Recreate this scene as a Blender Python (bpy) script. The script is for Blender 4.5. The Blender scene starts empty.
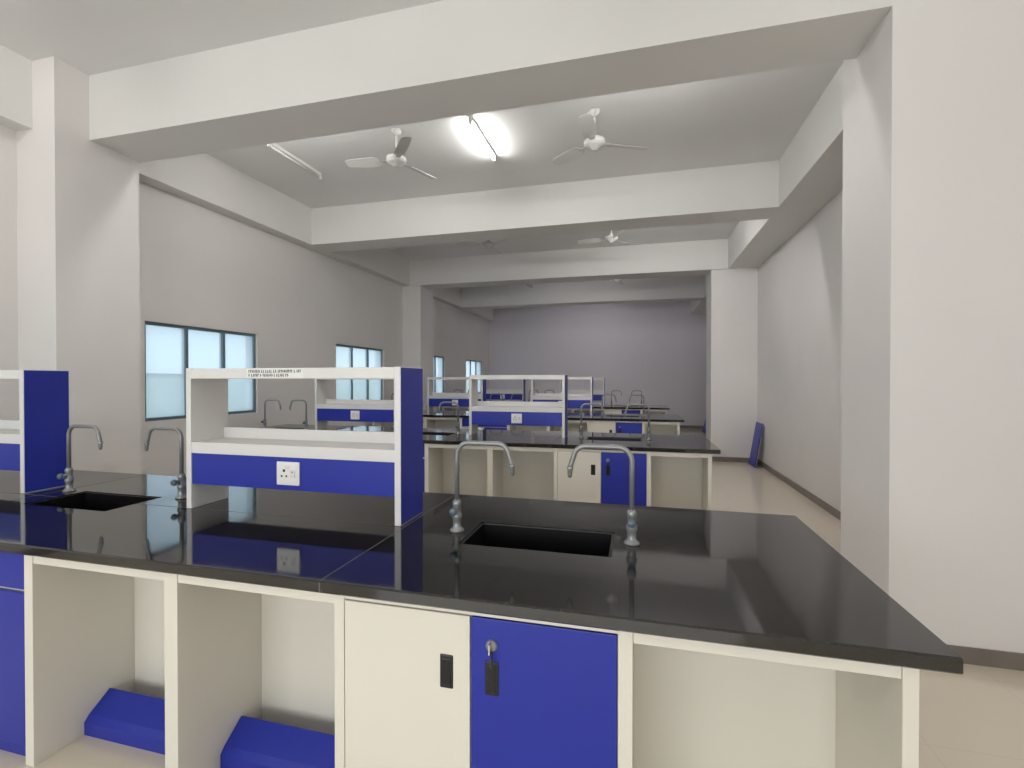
import bpy, bmesh, math, random
from mathutils import Vector, Matrix
random.seed(3)
scene = bpy.context.scene
scene.view_settings.view_transform = 'Standard'
scene.view_settings.look = 'None'
scene.view_settings.exposure = 0.0

# ---------------------------------------------------------------- materials
def nodes(m):
    m.use_nodes = True
    return m.node_tree, m.node_tree.nodes['Principled BSDF']

def mat(name, col, rough=0.5, metal=0.0, spec=0.5, var=0.0, scale=3.0, bump=0.0, bscale=40.0, coat=0.0):
    m = bpy.data.materials.new(name)
    nt, p = nodes(m)
    p.inputs['Base Color'].default_value = (*col, 1)
    p.inputs['Roughness'].default_value = rough
    p.inputs['Metallic'].default_value = metal
    p.inputs['Specular IOR Level'].default_value = spec
    p.inputs['Coat Weight'].default_value = coat
    tc = nt.nodes.new('ShaderNodeTexCoord')
    if var > 0:
        n = nt.nodes.new('ShaderNodeTexNoise'); n.inputs['Scale'].default_value = scale
        n.inputs['Detail'].default_value = 4
        r = nt.nodes.new('ShaderNodeValToRGB')
        r.color_ramp.elements[0].position = 0.3; r.color_ramp.elements[1].position = 0.7
        r.color_ramp.elements[0].color = (*[c*(1-var) for c in col], 1)
        r.color_ramp.elements[1].color = (*[min(1, c*(1+var*0.6)) for c in col], 1)
        nt.links.new(tc.outputs['Object'], n.inputs['Vector'])
        nt.links.new(n.outputs['Fac'], r.inputs['Fac'])
        nt.links.new(r.outputs['Color'], p.inputs['Base Color'])
    if bump > 0:
        n2 = nt.nodes.new('ShaderNodeTexNoise'); n2.inputs['Scale'].default_value = bscale
        b = nt.nodes.new('ShaderNodeBump'); b.inputs['Strength'].default_value = bump
        b.inputs['Distance'].default_value = 0.01
        nt.links.new(tc.outputs['Object'], n2.inputs['Vector'])
        nt.links.new(n2.outputs['Fac'], b.inputs['Height'])
        nt.links.new(b.outputs['Normal'], p.inputs['Normal'])
    return m

M = {}
M['wall'] = mat('wall_paint', (0.78, 0.755, 0.735), 0.55, var=0.035, scale=0.8, bump=0.06, bscale=25)
M['ceil'] = mat('ceiling_paint', (0.80, 0.80, 0.79), 0.7, var=0.03, scale=0.7)
M['beam'] = mat('beam_paint', (0.76, 0.75, 0.725), 0.6, var=0.03, scale=0.9)
M['farwall'] = mat('far_wall_paint', (0.68, 0.655, 0.695), 0.6, var=0.03, scale=0.6)
M['skirt'] = mat('skirting_tile', (0.20, 0.17, 0.15), 0.35, var=0.1, scale=8)
M['cream'] = mat('cream_laminate', (0.78, 0.75, 0.66), 0.38, var=0.02, scale=2)
M['white'] = mat('white_laminate', (0.76, 0.75, 0.73), 0.35)
M['blue'] = mat('blue_laminate', (0.014, 0.028, 0.34), 0.35, var=0.05, scale=3)
M['black'] = mat('black_plastic', (0.012, 0.012, 0.013), 0.4)
M['sink'] = mat('black_polypropylene', (0.006, 0.006, 0.007), 0.3)
M['seam'] = mat('seam_filler', (0.13, 0.12, 0.11), 0.4)
M['tap'] = mat('grey_epoxy_metal', (0.27, 0.28, 0.28), 0.3, metal=0.35)
M['chrome'] = mat('chrome', (0.7, 0.7, 0.72), 0.2, metal=1.0)
M['teal'] = mat('grey_valve_knob', (0.10, 0.14, 0.17), 0.35)
M['plastic'] = mat('white_plastic', (0.85, 0.85, 0.82), 0.3)
M['fan'] = mat('fan_enamel', (0.66, 0.66, 0.64), 0.35)
M['frame'] = mat('aluminium_frame', (0.16, 0.22, 0.25), 0.4, metal=0.3)
M['door'] = mat('door_paint', (0.05, 0.05, 0.06), 0.5)
M['ext'] = mat('exterior_render', (0.62, 0.66, 0.66), 0.8, var=0.15, scale=0.5)
M['leaf'] = mat('shrub_leaves', (0.20, 0.30, 0.16), 0.8, var=0.5, scale=4)

# granite
m = bpy.data.materials.new('black_granite'); nt, p = nodes(m); M['granite'] = m
tc = nt.nodes.new('ShaderNodeTexCoord')
n = nt.nodes.new('ShaderNodeTexNoise'); n.inputs['Scale'].default_value = 230; n.inputs['Detail'].default_value = 4
r = nt.nodes.new('ShaderNodeValToRGB')
r.color_ramp.elements[0].position = 0.42; r.color_ramp.elements[0].color = (0.005, 0.005, 0.005, 1)
r.color_ramp.elements[1].position = 0.74; r.color_ramp.elements[1].color = (0.038, 0.034, 0.031, 1)
nt.links.new(tc.outputs['Object'], n.inputs['Vector']); nt.links.new(n.outputs['Fac'], r.inputs['Fac'])
nt.links.new(r.outputs['Color'], p.inputs['Base Color'])
n3 = nt.nodes.new('ShaderNodeTexNoise'); n3.inputs['Scale'].default_value = 5; n3.inputs['Detail'].default_value = 8
n3.inputs['Roughness'].default_value = 0.65
mr = nt.nodes.new('ShaderNodeMapRange')
mr.inputs['From Min'].default_value = 0.3; mr.inputs['From Max'].default_value = 0.7
mr.inputs['To Min'].default_value = 0.015; mr.inputs['To Max'].default_value = 0.11
nt.links.new(tc.outputs['Object'], n3.inputs['Vector']); nt.links.new(n3.outputs['Fac'], mr.inputs['Value'])
nt.links.new(mr.outputs['Result'], p.inputs['Roughness'])
p.inputs['Specular IOR Level'].default_value = 0.85

# floor tiles
m = bpy.data.materials.new('floor_tiles'); nt, p = nodes(m); M['floor'] = m
tc = nt.nodes.new('ShaderNodeTexCoord')
b = nt.nodes.new('ShaderNodeTexBrick'); b.offset = 0.0; b.inputs['Scale'].default_value = 1.0
b.inputs['Brick Width'].default_value = 0.6; b.inputs['Row Height'].default_value = 0.6
b.inputs['Mortar Size'].default_value = 0.0015
b.inputs['Color1'].default_value = (0.72, 0.64, 0.52, 1); b.inputs['Color2'].default_value = (0.71, 0.63, 0.51, 1)
b.inputs['Mortar'].default_value = (0.62, 0.55, 0.45, 1)
nt.links.new(tc.outputs['Object'], b.inputs['Vector']); nt.links.new(b.outputs['Color'], p.inputs['Base Color'])
p.inputs['Roughness'].default_value = 0.09

def emis(name, col, s):
    m = bpy.data.materials.new(name); nt, p = nodes(m)
    p.inputs['Base Color'].default_value = (*col, 1)
    p.inputs['Emission Color'].default_value = (*col, 1)
    p.inputs['Emission Strength'].default_value = s
    return m
M['lit'] = emis('lit_tube', (1.0, 0.98, 0.95), 115)
M['lit_back_fill'] = emis('rear_tube_and_fill', (1.0, 0.975, 0.94), 108)  # rear tubes out of view, mostly added as fill
M['fill_mid'] = emis('fill_tube_mid', (1.0, 0.98, 0.965), 100)  # added fill, hidden behind the first visible beam
M['fill_far'] = emis('fill_tube_far', (1.0, 0.965, 0.955), 200)  # added fill for the right wall, hidden behind a beam
M['fill_end'] = emis('fill_tube_end', (1.0, 0.96, 0.99), 80)  # added fill for the last bays, hidden behind beams
M['unlit'] = mat('tube_glass', (0.8, 0.8, 0.8), 0.2)

# frosted glass
m = bpy.data.materials.new('frosted_glass'); m.use_nodes = True; nt = m.node_tree; M['glass'] = m
nt.nodes.clear()
o = nt.nodes.new('ShaderNodeOutputMaterial'); mx = nt.nodes.new('ShaderNodeMixShader')
tr = nt.nodes.new('ShaderNodeBsdfTransparent'); tr.inputs['Color'].default_value = (0.88, 0.95, 1.0, 1)
tl = nt.nodes.new('ShaderNodeBsdfTranslucent'); tl.inputs['Color'].default_value = (0.88, 0.96, 1.0, 1)
mx.inputs['Fac'].default_value = 0.45
nt.links.new(tr.outputs[0], mx.inputs[1]); nt.links.new(tl.outputs[0], mx.inputs[2])
gl = nt.nodes.new('ShaderNodeBsdfGlossy'); gl.inputs['Roughness'].default_value = 0.1
mx2 = nt.nodes.new('ShaderNodeMixShader'); mx2.inputs['Fac'].default_value = 0.05
nt.links.new(mx.outputs[0], mx2.inputs[1]); nt.links.new(gl.outputs[0], mx2.inputs[2])
nt.links.new(mx2.outputs[0], o.inputs['Surface'])

# ---------------------------------------------------------------- mesh builder
class B:
    def __init__(s, name):
        s.name = name; s.bm = bmesh.new(); s.mats = []
    def mi(s, k):
        if k not in s.mats: s.mats.append(k)
        return s.mats.index(k)
    def absorb(s, t, k, smooth=False, M4=None):
        i = s.mi(k)
        vm = {}
        for v in t.verts:
            co = M4 @ v.co if M4 else v.co
            vm[v] = s.bm.verts.new(co)
        for f in t.faces:
            try:
                nf = s.bm.faces.new([vm[v] for v in f.verts])
                nf.material_index = i; nf.smooth = smooth
            except ValueError: pass
        t.free()
    def box(s, x0, x1, y0, y1, z0, z1, k, bev=0.0, M4=None):
        t = bmesh.new()
        vs = [t.verts.new(c) for c in [(x0,y0,z0),(x1,y0,z0),(x1,y1,z0),(x0,y1,z0),(x0,y0,z1),(x1,y0,z1),(x1,y1,z1),(x0,y1,z1)]]
        for q in [(3,2,1,0),(4,5,6,7),(0,1,5,4),(1,2,6,5),(2,3,7,6),(3,0,4,7)]:
            t.faces.new([vs[i] for i in q])
        if bev > 0:
            bmesh.ops.bevel(t, geom=list(t.edges), offset=bev, segments=2, affect='EDGES', profile=0.5)
        s.absorb(t, k, False, M4)
    def prism(s, prof, x0, x1, k):  # prof list of (y,z), extruded along X
        t = bmesh.new()
        a = [t.verts.new((x0, y, z)) for y, z in prof]; b = [t.verts.new((x1, y, z)) for y, z in prof]
        n = len(prof)
        t.faces.new(a[::-1]); t.faces.new(b)
        for i in range(n): t.faces.new([a[i], a[(i+1)%n], b[(i+1)%n], b[i]])
        bmesh.ops.recalc_face_normals(t, faces=list(t.faces))
        s.absorb(t, k)
    def lathe(s, prof, c, k, seg=24, M4=None):  # prof (r,z)
        t = bmesh.new(); rings = []
        for r, z in prof:
            if r < 1e-6: rings.append([t.verts.new((c[0], c[1], c[2]+z))])
            else: rings.append([t.verts.new((c[0]+r*math.cos(2*math.pi*i/seg), c[1]+r*math.sin(2*math.pi*i/seg), c[2]+z)) for i in range(seg)])
        for a, b in zip(rings, rings[1:]):
            for i in range(seg):
                j = (i+1) % seg
                if len(a) == 1 and len(b) == 1: continue
                if len(a) == 1: t.faces.new([a[0], b[j], b[i]])
                elif len(b) == 1: t.faces.new([a[i], a[j], b[0]])
                else: t.faces.new([a[i], a[j], b[j], b[i]])
        bmesh.ops.recalc_face_normals(t, faces=list(t.faces))
        s.absorb(t, k, True, M4)
    def sweep(s, pts, rad, k, seg=12):
        pts = [Vector(p) for p in pts]; t = bmesh.new(); rings = []
        n = len(pts); rads = rad if isinstance(rad, list) else [rad]*n
        ref = None
        for i in range(n):
            d = (pts[min(i+1,n-1)] - pts[max(i-1,0)]).normalized()
            if ref is None:
                ref = Vector((0,1,0)) if abs(d.y) < 0.9 else Vector((1,0,0))
            u = (ref - d*ref.dot(d)).normalized(); w = d.cross(u); ref = u
            rings.append([t.verts.new(pts[i] + rads[i]*(math.cos(2*math.pi*j/seg)*u + math.sin(2*math.pi*j/seg)*w)) for j in range(seg)])
        for a, b in zip(rings, rings[1:]):
            for i in range(seg):
                j = (i+1) % seg; t.faces.new([a[i], a[j], b[j], b[i]])
        t.faces.new(rings[0][::-1]); t.faces.new(rings[-1])
        bmesh.ops.recalc_face_normals(t, faces=list(t.faces))
        s.absorb(t, k, True)
    def done(s, loc=(0,0,0)):
        me = bpy.data.meshes.new(s.name); s.bm.to_mesh(me); s.bm.free()
        for k in s.mats: me.materials.append(M[k])
        ob = bpy.data.objects.new(s.name, me); ob.location = loc
        scene.collection.objects.link(ob)
        return ob

def arc(cx, cz, r, a0, a1, n, y):
    return [(cx + r*math.cos(math.radians(a0+(a1-a0)*i/n)), y, cz + r*math.sin(math.radians(a0+(a1-a0)*i/n))) for i in range(n+1)]

# ---------------------------------------------------------------- room
LX, RX, YB, YF = -5.06, 2.19, -4.6, 16.3
ZC, ZB = 4.20, 3.64
T = 0.2
def simple(name, *boxes):
    b = B(name)
    for bx in boxes: b.box(*bx)
    return b.done()
simple('floor', (LX-T, RX+T, YB-T, YF+T, -0.1, 0, 'floor'))
simple('ceiling', (LX-T, RX+T, YB-T, YF+T, ZC, ZC+0.15, 'ceil'))
simple('wall_right', (RX, RX+T, YB-T, YF+T, 0, ZC, 'wall'))
simple('wall_far', (LX, RX, YF, YF+T, 0, ZC, 'farwall'))
wins = [(-2.65, -1.02), (0.65, 2.24), (3.97, 5.54), (7.33, 8.97), (10.6, 12.24), (13.94, 15.56)]
WZ0, WZ1 = 1.10, 2.18
b = B('wall_left')
b.box(LX-T, LX, YB-T, YF+T, 0, WZ0, 'wall'); b.box(LX-T, LX, YB-T, YF+T, WZ1, ZC, 'wall')
ys = [YB-T] + [v for w in wins for v in w] + [YF+T]
for i in range(0, len(ys), 2): b.box(LX-T, LX, ys[i], ys[i+1], WZ0, WZ1, 'wall')
b.done()
for i, (y0, y1) in enumerate(wins):
    b = B('window_%d' % (i+1))
    fx0, fx1 = LX-0.09, LX-0.03; f = 0.035
    b.box(fx0, fx1, y0, y1, WZ0, WZ0+f, 'frame'); b.box(fx0, fx1, y0, y1, WZ1-f, WZ1, 'frame')
    n = 3; w = (y1-y0)/n
    for j in range(n+1):
        yc = min(max(y0+j*w, y0+f/2), y1-f/2)
        b.box(fx0, fx1, yc-f/2, yc+f/2, WZ0+f, WZ1-f, 'frame')
    for j in range(n):
        xo = -0.06 if j % 2 else -0.05
        b.box(LX+xo-0.003, LX+xo+0.003, y0+j*w+f/2, y0+(j+1)*w-f/2, WZ0+f, WZ1-f, 'glass')
    b.box(LX-0.11, LX-0.10, y0, y1, 1.60, 1.615, 'frame')
    b.done()
# back wall (behind the photographer) with a wide window added to carry fill light
BX0, BX1, BZ0, BZ1 = -4.3, 1.5, 0.95, 2.9
b = B('wall_back')
b.box(LX, RX, YB-T, YB, 0, BZ0, 'wall'); b.box(LX, RX, YB-T, YB, BZ1, ZC, 'wall')
b.box(LX, BX0, YB-T, YB, BZ0, BZ1, 'wall'); b.box(BX1, RX, YB-T, YB, BZ0, BZ1, 'wall')
b.done()
b = B('window_7')  # unseen window, added as a setting for the fill light
f = 0.04; n = 5; w = (BX1-BX0)/n
b.box(BX0, BX1, YB-0.10, YB-0.04, BZ0, BZ0+f, 'frame'); b.box(BX0, BX1, YB-0.10, YB-0.04, BZ1-f, BZ1, 'frame')
for j in range(n+1):
    xc = min(max(BX0+j*w, BX0+f/2), BX1-f/2)
    b.box(xc-f/2, xc+f/2, YB-0.10, YB-0.04, BZ0+f, BZ1-f, 'frame')
for j in range(n):
    b.box(BX0+j*w+f/2, BX0+(j+1)*w-f/2, YB-0.08, YB-0.075, BZ0+f, BZ1-f, 'glass')
b.done()
L = bpy.data.lights.new('back_fill_light', 'AREA'); L.shape = 'RECTANGLE'; L.size = 5.7; L.size_y = 1.85  # added fill standing in for daylight from behind the camera
L.energy = 170; L.color = (1.0, 0.985, 0.965)
lo = bpy.data.objects.new('back_fill_light', L); scene.collection.objects.link(lo)
lo.location = ((BX0+BX1)/2, YB-0.03, (BZ0+BZ1)/2); lo.rotation_euler = (math.radians(90), 0, 0)

# beams (cross) & side beams & columns
by = [-3.49, -0.17, 3.15, 6.44, 9.76, 13.04]
SBL, SBR = -4.87, 1.67
for i, y in enumerate(by):
    simple('trim_beam_cross_%d' % (i+1), (SBL, SBR, y, y+0.45, ZB, ZC, 'beam'))
simple('trim_beam_left', (LX, SBL, YB, YF, ZB, ZC, 'beam'))
simple('trim_beam_right', (SBR, RX, 3.4, YF, ZB, ZC, 'beam'), (SBR+0.2, RX, YB, 3.14, 3.78, ZC, 'beam'))
for i, y in enumerate([-3.49, 3.15, 9.80]):
    if i == 1:
        simple('wall_column_right_2', (1.385, RX-0.001, y-0.002, y+0.66, 0, ZB, 'wall'), (1.385, RX-0.001, y-0.002, y+0.2, ZB, ZC-0.001, 'wall'), (1.385, SBR, y+0.2, y+0.66, ZB, ZC-0.001, 'wall'))
    else:
        simple('wall_column_right_%d' % (i+1), (1.385, RX, y, y+0.66, 0, ZB, 'wall'), (1.385, SBR, y, y+0.66, ZB, ZC, 'wall'))
    yl = y-0.26 if i < 2 else y
    simple('wall_column_left_%d' % (i+1), (LX, -4.62, yl, yl+0.69, 0, ZB, 'wall'), (SBL, -4.62, yl, yl+0.69, ZB, ZC, 'wall'))
# skirting
b = B('baseboard_right')
s = 0.012; h = 0.09
b.box(RX-s, RX, YB, -3.49, 0, h, 'skirt'); b.box(RX-s, RX, -2.83, 3.15, 0, h, 'skirt'); b.box(RX-s, RX, 3.81, 9.80, 0, h, 'skirt'); b.box(RX-s, RX, 10.46, 15.25, 0, h, 'skirt')
for y in (3.15, 9.8):
    b.box(1.385-s, RX, y-s, y, 0, h, 'skirt'); b.box(1.385-s, 1.385, y, y+0.66, 0, h, 'skirt')
b.done()
simple('baseboard_far', (LX, RX, YF-s, YF, 0, h, 'skirt'))
simple('baseboard_left', (LX, LX+s, YB, 2.89, 0, h, 'skirt'), (LX, LX+s, 3.58, 9.8, 0, h, 'skirt'), (LX, LX+s, 10.5, YF, 0, h, 'skirt'))
b = B('door_1')
q = RX-0.002
b.box(q-0.04, q, 15.28, 15.34, 0, 2.15, 'skirt'); b.box(q-0.04, q, 16.14, 16.2, 0, 2.15, 'skirt')
b.box(q-0.04, q, 15.28, 16.2, 2.1, 2.16, 'skirt'); b.box(q-0.03, q-0.005, 15.34, 16.14, 0, 2.1, 'door')
b.lathe([(0,-0.05),(0.015,-0.05),(0.015,0.05),(0,0.05)], (q-0.055, 15.45, 1.0), 'chrome')
b.done()

# ---------------------------------------------------------------- lab bench
ZT = 0.90; TH = 0.04; DP = 1.22
def bench(y0, xl, xr, dx, sinks):
    b = B('laboratory_bench')
    yf = y0+0.032; yb = y0+DP-0.032; zt = ZT-TH
    # slab with sink cut-outs
    sy0 = y0+0.595-0.15; sy1 = sy0+0.30
    c = 0.005
    b.prism([(y0, ZT-TH+c), (y0+c, ZT-TH), (sy0, ZT-TH), (sy0, ZT), (y0+c, ZT), (y0, ZT-c)], xl, xr, 'granite')
    b.prism([(sy1, ZT-TH), (y0+DP-c, ZT-TH), (y0+DP, ZT-TH+c), (y0+DP, ZT-c), (y0+DP-c, ZT), (sy1, ZT)], xl, xr, 'granite')
    xs = [xl] + [v for sx in sorted(sinks) for v in sx] + [xr]
    for i in range(0, len(xs), 2): b.box(xs[i], xs[i+1], sy0, sy1, ZT-TH, ZT, 'granite')
    for sx0, sx1 in sinks:
        d = 0.22; w = 0.012
        b.box(sx0-w, sx0+w, sy0-w, sy1+w, zt-d, ZT-0.006, 'sink'); b.box(sx1-w, sx1+w, sy0-w, sy1+w, zt-d, ZT-0.006, 'sink')
        b.box(sx0, sx1, sy0-w, sy0+w, zt-d, ZT-0.006, 'sink'); b.box(sx0, sx1, sy1-w, sy1+w, zt-d, ZT-0.006, 'sink')
        b.box(sx0, sx1, sy0, sy1, zt-d-w, zt-d, 'sink')
        b.lathe([(0, 0.004), (0.03, 0.004), (0.035, 0.0)], ((sx0+sx1)/2, (sy0+sy1)/2, zt-d), 'chrome', 16)
    # seams
    for xx in (-0.985+dx, -3.25+dx):
        b.box(xx-0.002, xx+0.002, y0+c, y0+DP-c, ZT-0.001, ZT+0.0006, 'seam')
        b.box(xx-0.002, xx+0.002, y0-0.0006, y0, ZT-TH+c, ZT-c, 'seam')
    edges = [xl] + [v for sx in sorted(sinks) for v in sx if sx[1] < -0.985+dx] + [-0.985+dx]
    for i in range(0, len(edges), 2):
        b.box(edges[i], edges[i+1], y0+0.60, y0+0.604, ZT-0.001, ZT+0.0006, 'seam')
    P = lambda x0, x1, a, bb, z0, z1, k='cream', bev=0.0015: b.box(x0, x1, a, bb, z0, z1, k, bev)
    segs = [('end', 0.632, 0.667), ('open', -0.007, 0.632), ('cab', -0.953, -0.007), ('open', -1.60, -0.953),
            ('post', -1.66, -1.60), ('open', -2.327, -1.66), ('cabd', -3.27, -2.327), ('open', -3.92, -3.27), ('post', -3.98, -3.92)]
    if xl < -4.8+0.3: segs += [('open', xl+0.09, -3.98), ('end', xl+0.05, xl+0.09)]
    for kind, x0, x1 in segs:
        rx = (xr-0.07) - 0.667
        if x0 > xl+0.2 and kind != 'end':
            x0 += dx
        if x1 > xl+0.2 and kind != 'end': x1 += dx
        if kind == 'end':
            if x0 > 0: x0 += rx; x1 += rx
            P(x0, x1, yf, yb, 0, zt); continue
        if kind == 'open' and abs(x1-(0.632+dx)) < 0.01: x1 = 0.632+rx
        if kind == 'post':
            P(x0, x1, yf, yb, 0, zt); continue
        if kind == 'open':
            for (a, s_) in ((yf, 1), (yb, -1)):
                yy = sorted((a+0.003*s_, a+0.023*s_)); P(x0+0.001, x1-0.001, yy[0], yy[1], zt-0.045, zt-0.001)
                yy = sorted((a+0.40*s_, a+0.418*s_)); P(x0, x1, yy[0], yy[1], 0, zt-0.001)
                if x1 < 0.3:
                    q = [(a+0.18*s_, 0.0), (a+0.18*s_, 0.055), (a+0.20*s_, 0.078), (a+0.285*s_, 0.14), (a+0.30*s_, 0.13), (a+0.30*s_, 0.0)]
                    b.prism(q, x0+0.002, x1-0.002, 'blue')
            continue
        for xx in ((x0, x0+0.036 if kind == 'cab' else x0+0.046), (x1-0.04 if kind == 'cab' else x1-0.046, x1)):
            P(xx[0], xx[1], yf, yb, 0, zt)
        i0 = x0+0.036 if kind == 'cab' else x0+0.046; i1 = x1-0.04 if kind == 'cab' else x1-0.046
        mid = (i0+i1)/2 if kind != 'cab' else x0+0.47
        for (a, s_) in ((yf, 1), (yb, -1)):
            def PY(xa, xb, o0, o1, z0, z1, k='cream', bev=0.0015):
                yy = sorted((a+o0*s_, a+o1*s_)); b.box(xa, xb, yy[0], yy[1], z0, z1, k, bev)
            PY(i0, i1, 0.02, 0.42, 0.06, zt-0.001)          # carcass
            PY(i0, i1, 0.03, 0.05, 0.0, 0.06, 'blue')       # plinth
            PY(i0, i1, 0.002, 0.02, zt-0.024, zt-0.001)     # top rail
            g = 0.0025
            def handle(hx, hz, lock=False):
                PY(hx-0.022, hx+0.022, -0.003, 0.004, hz-0.052, hz+0.052, 'black', 0.004)
                PY(hx-0.014, hx+0.014, -0.0045, 0.0, hz-0.04, hz+0.04, 'sink', 0.002)
                if lock:
                    R = Matrix.Translation((hx, a-0.001*s_, hz+0.10)) @ Matrix.Rotation(math.radians(90*s_), 4, 'X')
                    b.lathe([(0.018,0),(0.018,0.006),(0.012,0.009),(0,0.009)], (0,0,0), 'tap', 20, R)
                    PY(hx-0.002, hx+0.002, -0.03, -0.008, hz+0.085, hz+0.115, 'chrome', 0.0)
                    PY(hx+0.002, hx+0.007, -0.025, -0.018, hz+0.04, hz+0.09, 'black', 0.0)
            if kind == 'cab':
                PY(i0+g, mid-g, 0.0, 0.018, 0.07, zt-0.028, 'cream', 0.002); handle(mid-0.077, 0.655)
                PY(mid+g, i1-g, 0.0, 0.018, 0.07, zt-0.028, 'blue', 0.002); handle(mid+0.068, 0.655, True)
            else:
                for (xa, xb, k, hx) in ((i0+g, mid-g, 'cream', mid-0.07), (mid+g, i1-g, 'blue', mid+0.07)):
                    PY(xa, xb, 0.0, 0.018, 0.705, zt-0.004, 'blue', 0.002)
                    PY(xa, xb, 0.0, 0.018, 0.075, 0.69, k, 0.002)
                    handle(hx, 0.58)
    return b.done()

def rack(xa, xb, yc, label=False):
    """reagent rack standing on the bench"""
    b = B('reagent_rack')
    y0, y1 = yc-0.115, yc+0.115; z = ZT+0.0008; t = 0.03; H = 0.705
    for (x0, x1, out) in ((xa, xa+t, -1), (xb-t, xb, 1)):
        b.box(x0, x1, y0, y1, z, z+H, 'white', 0.002)
        if out == 1: b.box(x1-0.001, x1+0.001, y0+0.004, y1-0.004, z+0.004, z+H-0.004, 'blue')
        else: b.box(x0-0.001, x0+0.001, y0+0.004, y1-0.004, z+0.004, z+H-0.004, 'blue')
    b.box(xa+t, xb-t, y0+0.018, y1-0.018, z+H-0.022, z+H-0.003, 'white')
    for yy in (y0, y1-0.018): b.box(xa+t, xb-t, yy, yy+0.018, z+H-0.052, z+H-0.002, 'white', 0.0015)
    b.box(xa+t, xb-t, y0+0.002, y1-0.002, z+0.28, z+0.335, 'white', 0.002)
    b.box(xa+t, xb-t, y0+0.006, y1-0.006, z+0.125, z+0.28, 'blue', 0.001)
    b.box(xa+t, xb-t, y1-0.03, y1-0.012, z+0.335, z+0.39, 'white', 0.001)
    for (yy, s_) in ((y0+0.006, -1), (y1-0.006, 1)):
        cx = (xa+xb)/2 + 0.01; cz = z+0.205
        def Q(x0, x1, o0, o1, z0, z1, k, bev=0.0):
            q = sorted((yy+o0*s_, yy+o1*s_)); b.box(cx+x0, cx+x1, q[0], q[1], cz+z0, cz+z1, k, bev)
        Q(-0.062, 0.062, 0, 0.010, -0.055, 0.055, 'plastic', 0.003)
        Q(-0.052, 0.052, 0.009, 0.0125, -0.044, 0.044, 'plastic', 0.001)
        Q(0.018, 0.044, 0.012, 0.018, -0.018, 0.018, 'white', 0.002)
        Q(0.028, 0.034, 0.018, 0.0185, 0.006, 0.012, 'black')
        Q(-0.014, 0.014, 0.012, 0.0128, 0.02, 0.036, 'white')
        for (px, pz, pr) in ((-0.018, 0.014, 0.006), (-0.031, -0.012, 0.0045), (-0.005, -0.012, 0.0045)):
            Q(px-pr, px+pr, 0.012, 0.0132, pz-pr, pz+pr, 'black')
    if label:
        lx = xa+0.37; lz = z+H-0.05
        b.box(lx, lx+0.32, y0-0.0015, y0, lz, lz+0.044, 'plastic')
        random.seed(5)
        for row, zz in enumerate((lz+0.026, lz+0.007)):
            x = lx+0.012; end = lx+(0.305 if row == 0 else 0.24)
            while x < end:
                w = random.uniform(0.006, 0.010)
                b.box(x, x+0.0032, y0-0.0022, y0-0.0014, zz, zz+0.014, 'black')
                zo = random.choice((0, 0.0045, 0.009))
                b.box(x, x+w*0.75, y0-0.0022, y0-0.0014, zz+zo, zz+zo+0.0034, 'black')
                x += w + (0.006 if random.random() < 0.2 else 0.001)
    return b.done()

def tap(x, y, s_, zrise=0.39):
    """laboratory gooseneck tap; s_ = +1 spout towards +X"""
    b = B('laboratory_tap')
    z = 0.0008
    b.lathe([(0,0),(0.03,0),(0.03,0.006),(0.022,0.012),(0.017,0.02),(0.017,0.05),(0.021,0.055),(0.021,0.072),(0.016,0.078),(0.016,0.105),(0.019,0.11),(0.019,0.125),(0.0125,0.135),(0,0.136)], (0,0,z), 'tap', 20)
    b.sweep([(0,0,z+0.09),(0,-0.035,z+0.092)], 0.011, 'tap', 12)
    R = Matrix.Translation((0,-0.035,z+0.092)) @ Matrix.Rotation(math.radians(90), 4, 'X')
    b.lathe([(0,0),(0.014,0),(0.017,0.004),(0.017,0.014),(0.013,0.020),(0,0.020)], (0,0,0), 'teal', 14, R)
    r = 0.055; top = zrise-0.011; reach = 0.24
    pts = [(0,0,z+0.13),(0,0,z+top-r)] + arc(s_*r, z+top-r, r, 180 if s_ > 0 else 0, 90, 8, 0)[1:]
    rr = 0.05
    pts += arc(s_*(reach-rr-0.01), z+top-rr-0.0, rr, 90, 8 if s_ > 0 else 172, 8, 0)
    pts += [(s_*(reach), 0, z+top-0.075), (s_*(reach+0.004), 0, z+top-0.095)]
    b.sweep(pts, 0.0105, 'tap', 14)
    b.sweep([(s_*(reach+0.0035),0,z+top-0.085),(s_*(reach+0.004),0,z+top-0.095),(s_*(reach+0.0045),0,z+top-0.10),(s_*(reach+0.005),0,z+top-0.115),(s_*(reach+0.0055),0,z+top-0.13)],
            [0.012,0.013,0.010,0.010,0.007], 'tap', 12)
    return b.done((x, y, ZT))

# bench 1 (nearest)
Y1 = 1.335
s1 = [(-0.68, -0.085), (-3.10, -2.53), ]
bench(Y1, -4.75, 0.737, 0.0, s1)
rack(-2.19, -1.005, 2.04, True); rack(-4.55, -3.37, 2.06)
tap(-0.742, 1.93, 1); tap(-0.015, 1.95, -1)
tap(-3.20, 2.06, 1); tap(-2.41, 2.09, -1)
# benches behind
for k, y in enumerate((4.775, 8.215, 11.655)):
    sk = [(-0.53, 0.065), (-2.63, -2.12), (-4.72, -4.23)]
    bench(y, -4.95, 0.76, 0.15, sk)
    rack(-1.90, -0.77, y+0.68); rack(-4.0, -2.85, y+0.68)
    for (a, c) in ((-0.59, 0.135), (-2.70, -2.05), (-4.79, -4.15)):
        tap(a, y+0.595, 1); tap(c, y+0.595, -1)

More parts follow.
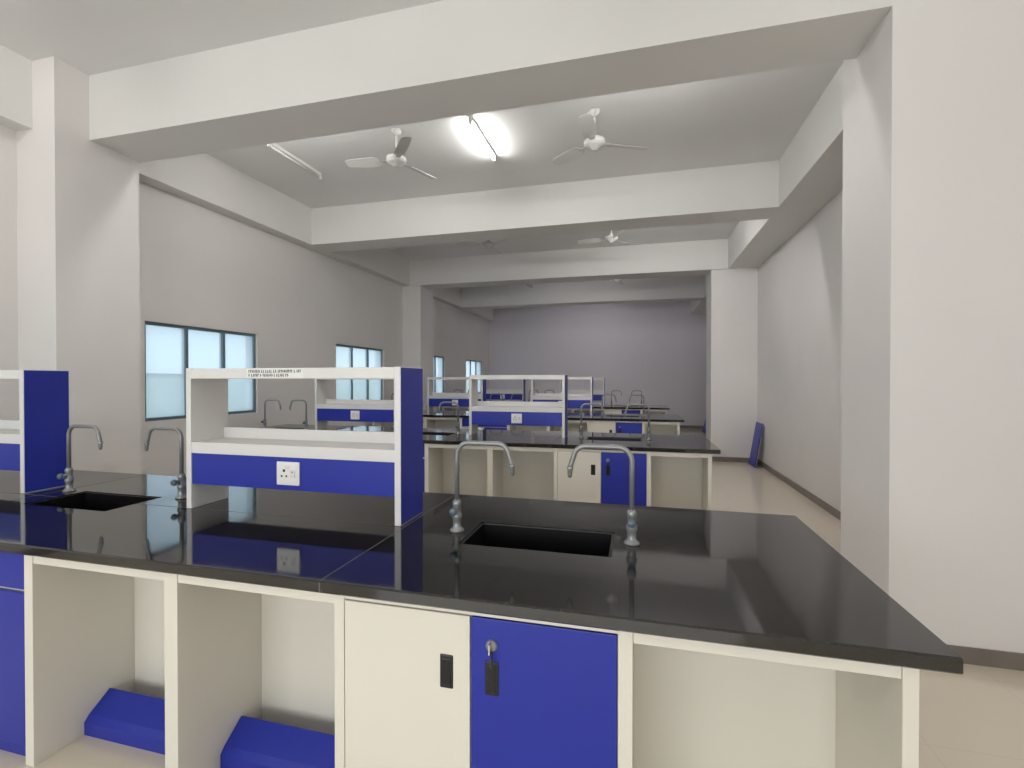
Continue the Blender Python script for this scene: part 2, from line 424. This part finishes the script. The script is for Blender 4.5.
# ---------------------------------------------------------------- fans & tube lights
def fan(x, y, ang):
    b = B('ceiling_fan')
    b.lathe([(0,0),(0.055,0),(0.05,-0.03),(0.02,-0.055),(0,-0.055)], (0,0,0), 'fan', 24)
    b.lathe([(0.011,-0.05),(0.011,-0.26)], (0,0,0), 'fan', 12)
    d = -0.04
    b.lathe([(0,-0.20+d),(0.02,-0.20+d),(0.035,-0.225+d),(0.06,-0.235+d),(0.10,-0.25+d),(0.105,-0.275+d),(0.10,-0.295+d),(0.07,-0.315+d),(0.045,-0.325+d),(0.03,-0.345+d),(0,-0.35+d)], (0,0,0), 'fan', 32)
    for i in range(3):
        R = Matrix.Rotation(math.radians(ang+120*i), 4, 'Z')
        t = bmesh.new()
        st = [(0.09,0.02,0.0),(0.15,0.028,0.0),(0.18,0.055,0.12),(0.24,0.066,0.18),(0.40,0.062,0.16),(0.53,0.054,0.13),(0.555,0.035,0.12)]
        top = []
        for (rr, hw, tw) in st:
            row = []
            for off in (0.0, -0.004):
                row.append(t.verts.new((rr, -hw, -0.285+d-hw*tw*1.8+off))); row.append(t.verts.new((rr, hw, -0.285+d+hw*tw*1.8+off)))
            top.append(row)
        for a, c in zip(top, top[1:]):
            t.faces.new([a[0],a[1],c[1],c[0]]); t.faces.new([a[2],c[2],c[3],a[3]])
            t.faces.new([a[0],c[0],c[2],a[2]]); t.faces.new([a[1],a[3],c[3],c[1]])
        t.faces.new([top[0][0],top[0][2],top[0][3],top[0][1]]); t.faces.new([top[-1][0],top[-1][1],top[-1][3],top[-1][2]])
        bmesh.ops.recalc_face_normals(t, faces=list(t.faces))
        b.absorb(t, 'fan', False, R)
    return b.done((x, y, ZC-0.002))
for k in range(4):
    yy = 4.65+3.3*k
    fan(-2.47, yy, 68+17*k); fan(-0.40, yy+0.15, 25+30*k)
fan(-2.42, 1.1, 10); fan(-0.44, 1.1, 50)

def tube(x, y, lit='unlit', L=0.47):
    b = B('fill_tube_light')
    b.box(-0.02, 0.02, -L, L, -0.035, 0, 'plastic', 0.004)
    for s_ in (-1, 1):
        b.box(-0.016, 0.016, s_*L-0.02, s_*L+0.02, -0.075, -0.03, 'plastic', 0.004)
    R = Matrix.Translation((0, 0, -0.058)) @ Matrix.Rotation(math.radians(90), 4, 'X')
    b.lathe([(0,-L+0.02),(0.013,-L+0.02),(0.013,L-0.02),(0,L-0.02)], (0,0,0), lit, 16, R)
    return b.done((x, y, ZC-0.002))
tube(-1.62, 5.02, 'lit', 0.42); tube(-3.93, 4.93, 'unlit', 0.44)
tube(-3.9, 1.4, 'lit_back_fill', 0.6); tube(0.2, 1.1, 'lit_back_fill', 0.6); tube(-1.6, -1.8, 'lit_back_fill', 0.6)  # left one follows a ceiling streak; other two are added, unseen fill

def beam_fill_tube(x, y, z, lit, L=0.6):
    """tube fitting mounted on the rear face of a beam (runs along X)"""
    b = B('fill_tube_light')
    b.box(-L, L, 0.0, 0.035, -0.02, 0.02, 'plastic', 0.004)
    for s_ in (-1, 1):
        b.box(s_*L-0.02, s_*L+0.02, 0.03, 0.075, -0.016, 0.016, 'plastic', 0.004)
    R = Matrix.Translation((0, 0.058, 0)) @ Matrix.Rotation(math.radians(90), 4, 'Y')
    b.lathe([(0,-L+0.02),(0.013,-L+0.02),(0.013,L-0.02),(0,L-0.02)], (0,0,0), lit, 16, R)
    return b.done((x, y+0.002, z))
beam_fill_tube(-3.3, 3.60, 3.76, 'fill_mid'); beam_fill_tube(0.1, 3.60, 3.76, 'fill_mid')  # added fill lamps lifting the ceiling and walls of this bay
beam_fill_tube(0.3, 6.89, 3.78, 'fill_far')  # added fill lamp, kept out of sight, brightens the right wall
beam_fill_tube(-1.2, 10.21, 3.80, 'fill_end'); beam_fill_tube(-1.2, 13.49, 3.80, 'fill_end')  # added fill lamps for the dim end of the room

# ---------------------------------------------------------------- loose blue boards
def board(x, y, w, h, lean):
    b = B('leaning_laminate_board')
    b.box(-0.02, 0.0, -w/2, w/2, 0, h, 'blue', 0.002)
    b.box(0.0, 0.004, -w/2, w/2, 0, h, 'cream', 0.001)
    ob = b.done((x, y, 0.006)); ob.rotation_euler = (0, math.radians(lean), 0)
board(2.04, 9.45, 0.45, 0.78, 9)
board(1.93, 15.0, 0.5, 0.80, 14)

# ---------------------------------------------------------------- exterior
simple('ground_outside', (-60, LX-T-0.01, -40, 60, -0.3, -0.1, 'ext'))
simple('boundary_wall_outside', (-14.3, -14.0, -30, 50, -0.1, 1.75, 'ext'))
b = B('shrub_hedge_outside')
random.seed(11)
for i in range(60):
    t = bmesh.new(); bmesh.ops.create_icosphere(t, subdivisions=2, radius=random.uniform(0.45, 0.75))
    for v in t.verts: v.co *= random.uniform(0.85, 1.15)
    off = Vector((random.uniform(-13.2, -12.2), 6+i*0.6, random.uniform(0.4, 1.15)))
    b.absorb(t, 'leaf', False, Matrix.Translation(off))
b.done()
w = bpy.data.worlds.new('sky'); scene.world = w; w.use_nodes = True
bg = w.node_tree.nodes['Background']
bg.inputs['Color'].default_value = (0.84, 0.93, 1.0, 1); bg.inputs['Strength'].default_value = 1.5

# ---------------------------------------------------------------- camera
cam = bpy.data.cameras.new('camera'); co = bpy.data.objects.new('camera', cam)
scene.collection.objects.link(co); scene.camera = co
cam.sensor_width = 36; cam.lens = 480/1024*36; cam.clip_start = 0.02
co.location = (0, 0, 1.547)
co.rotation_euler = (math.radians(90-0.48), 0, math.radians(14.48))
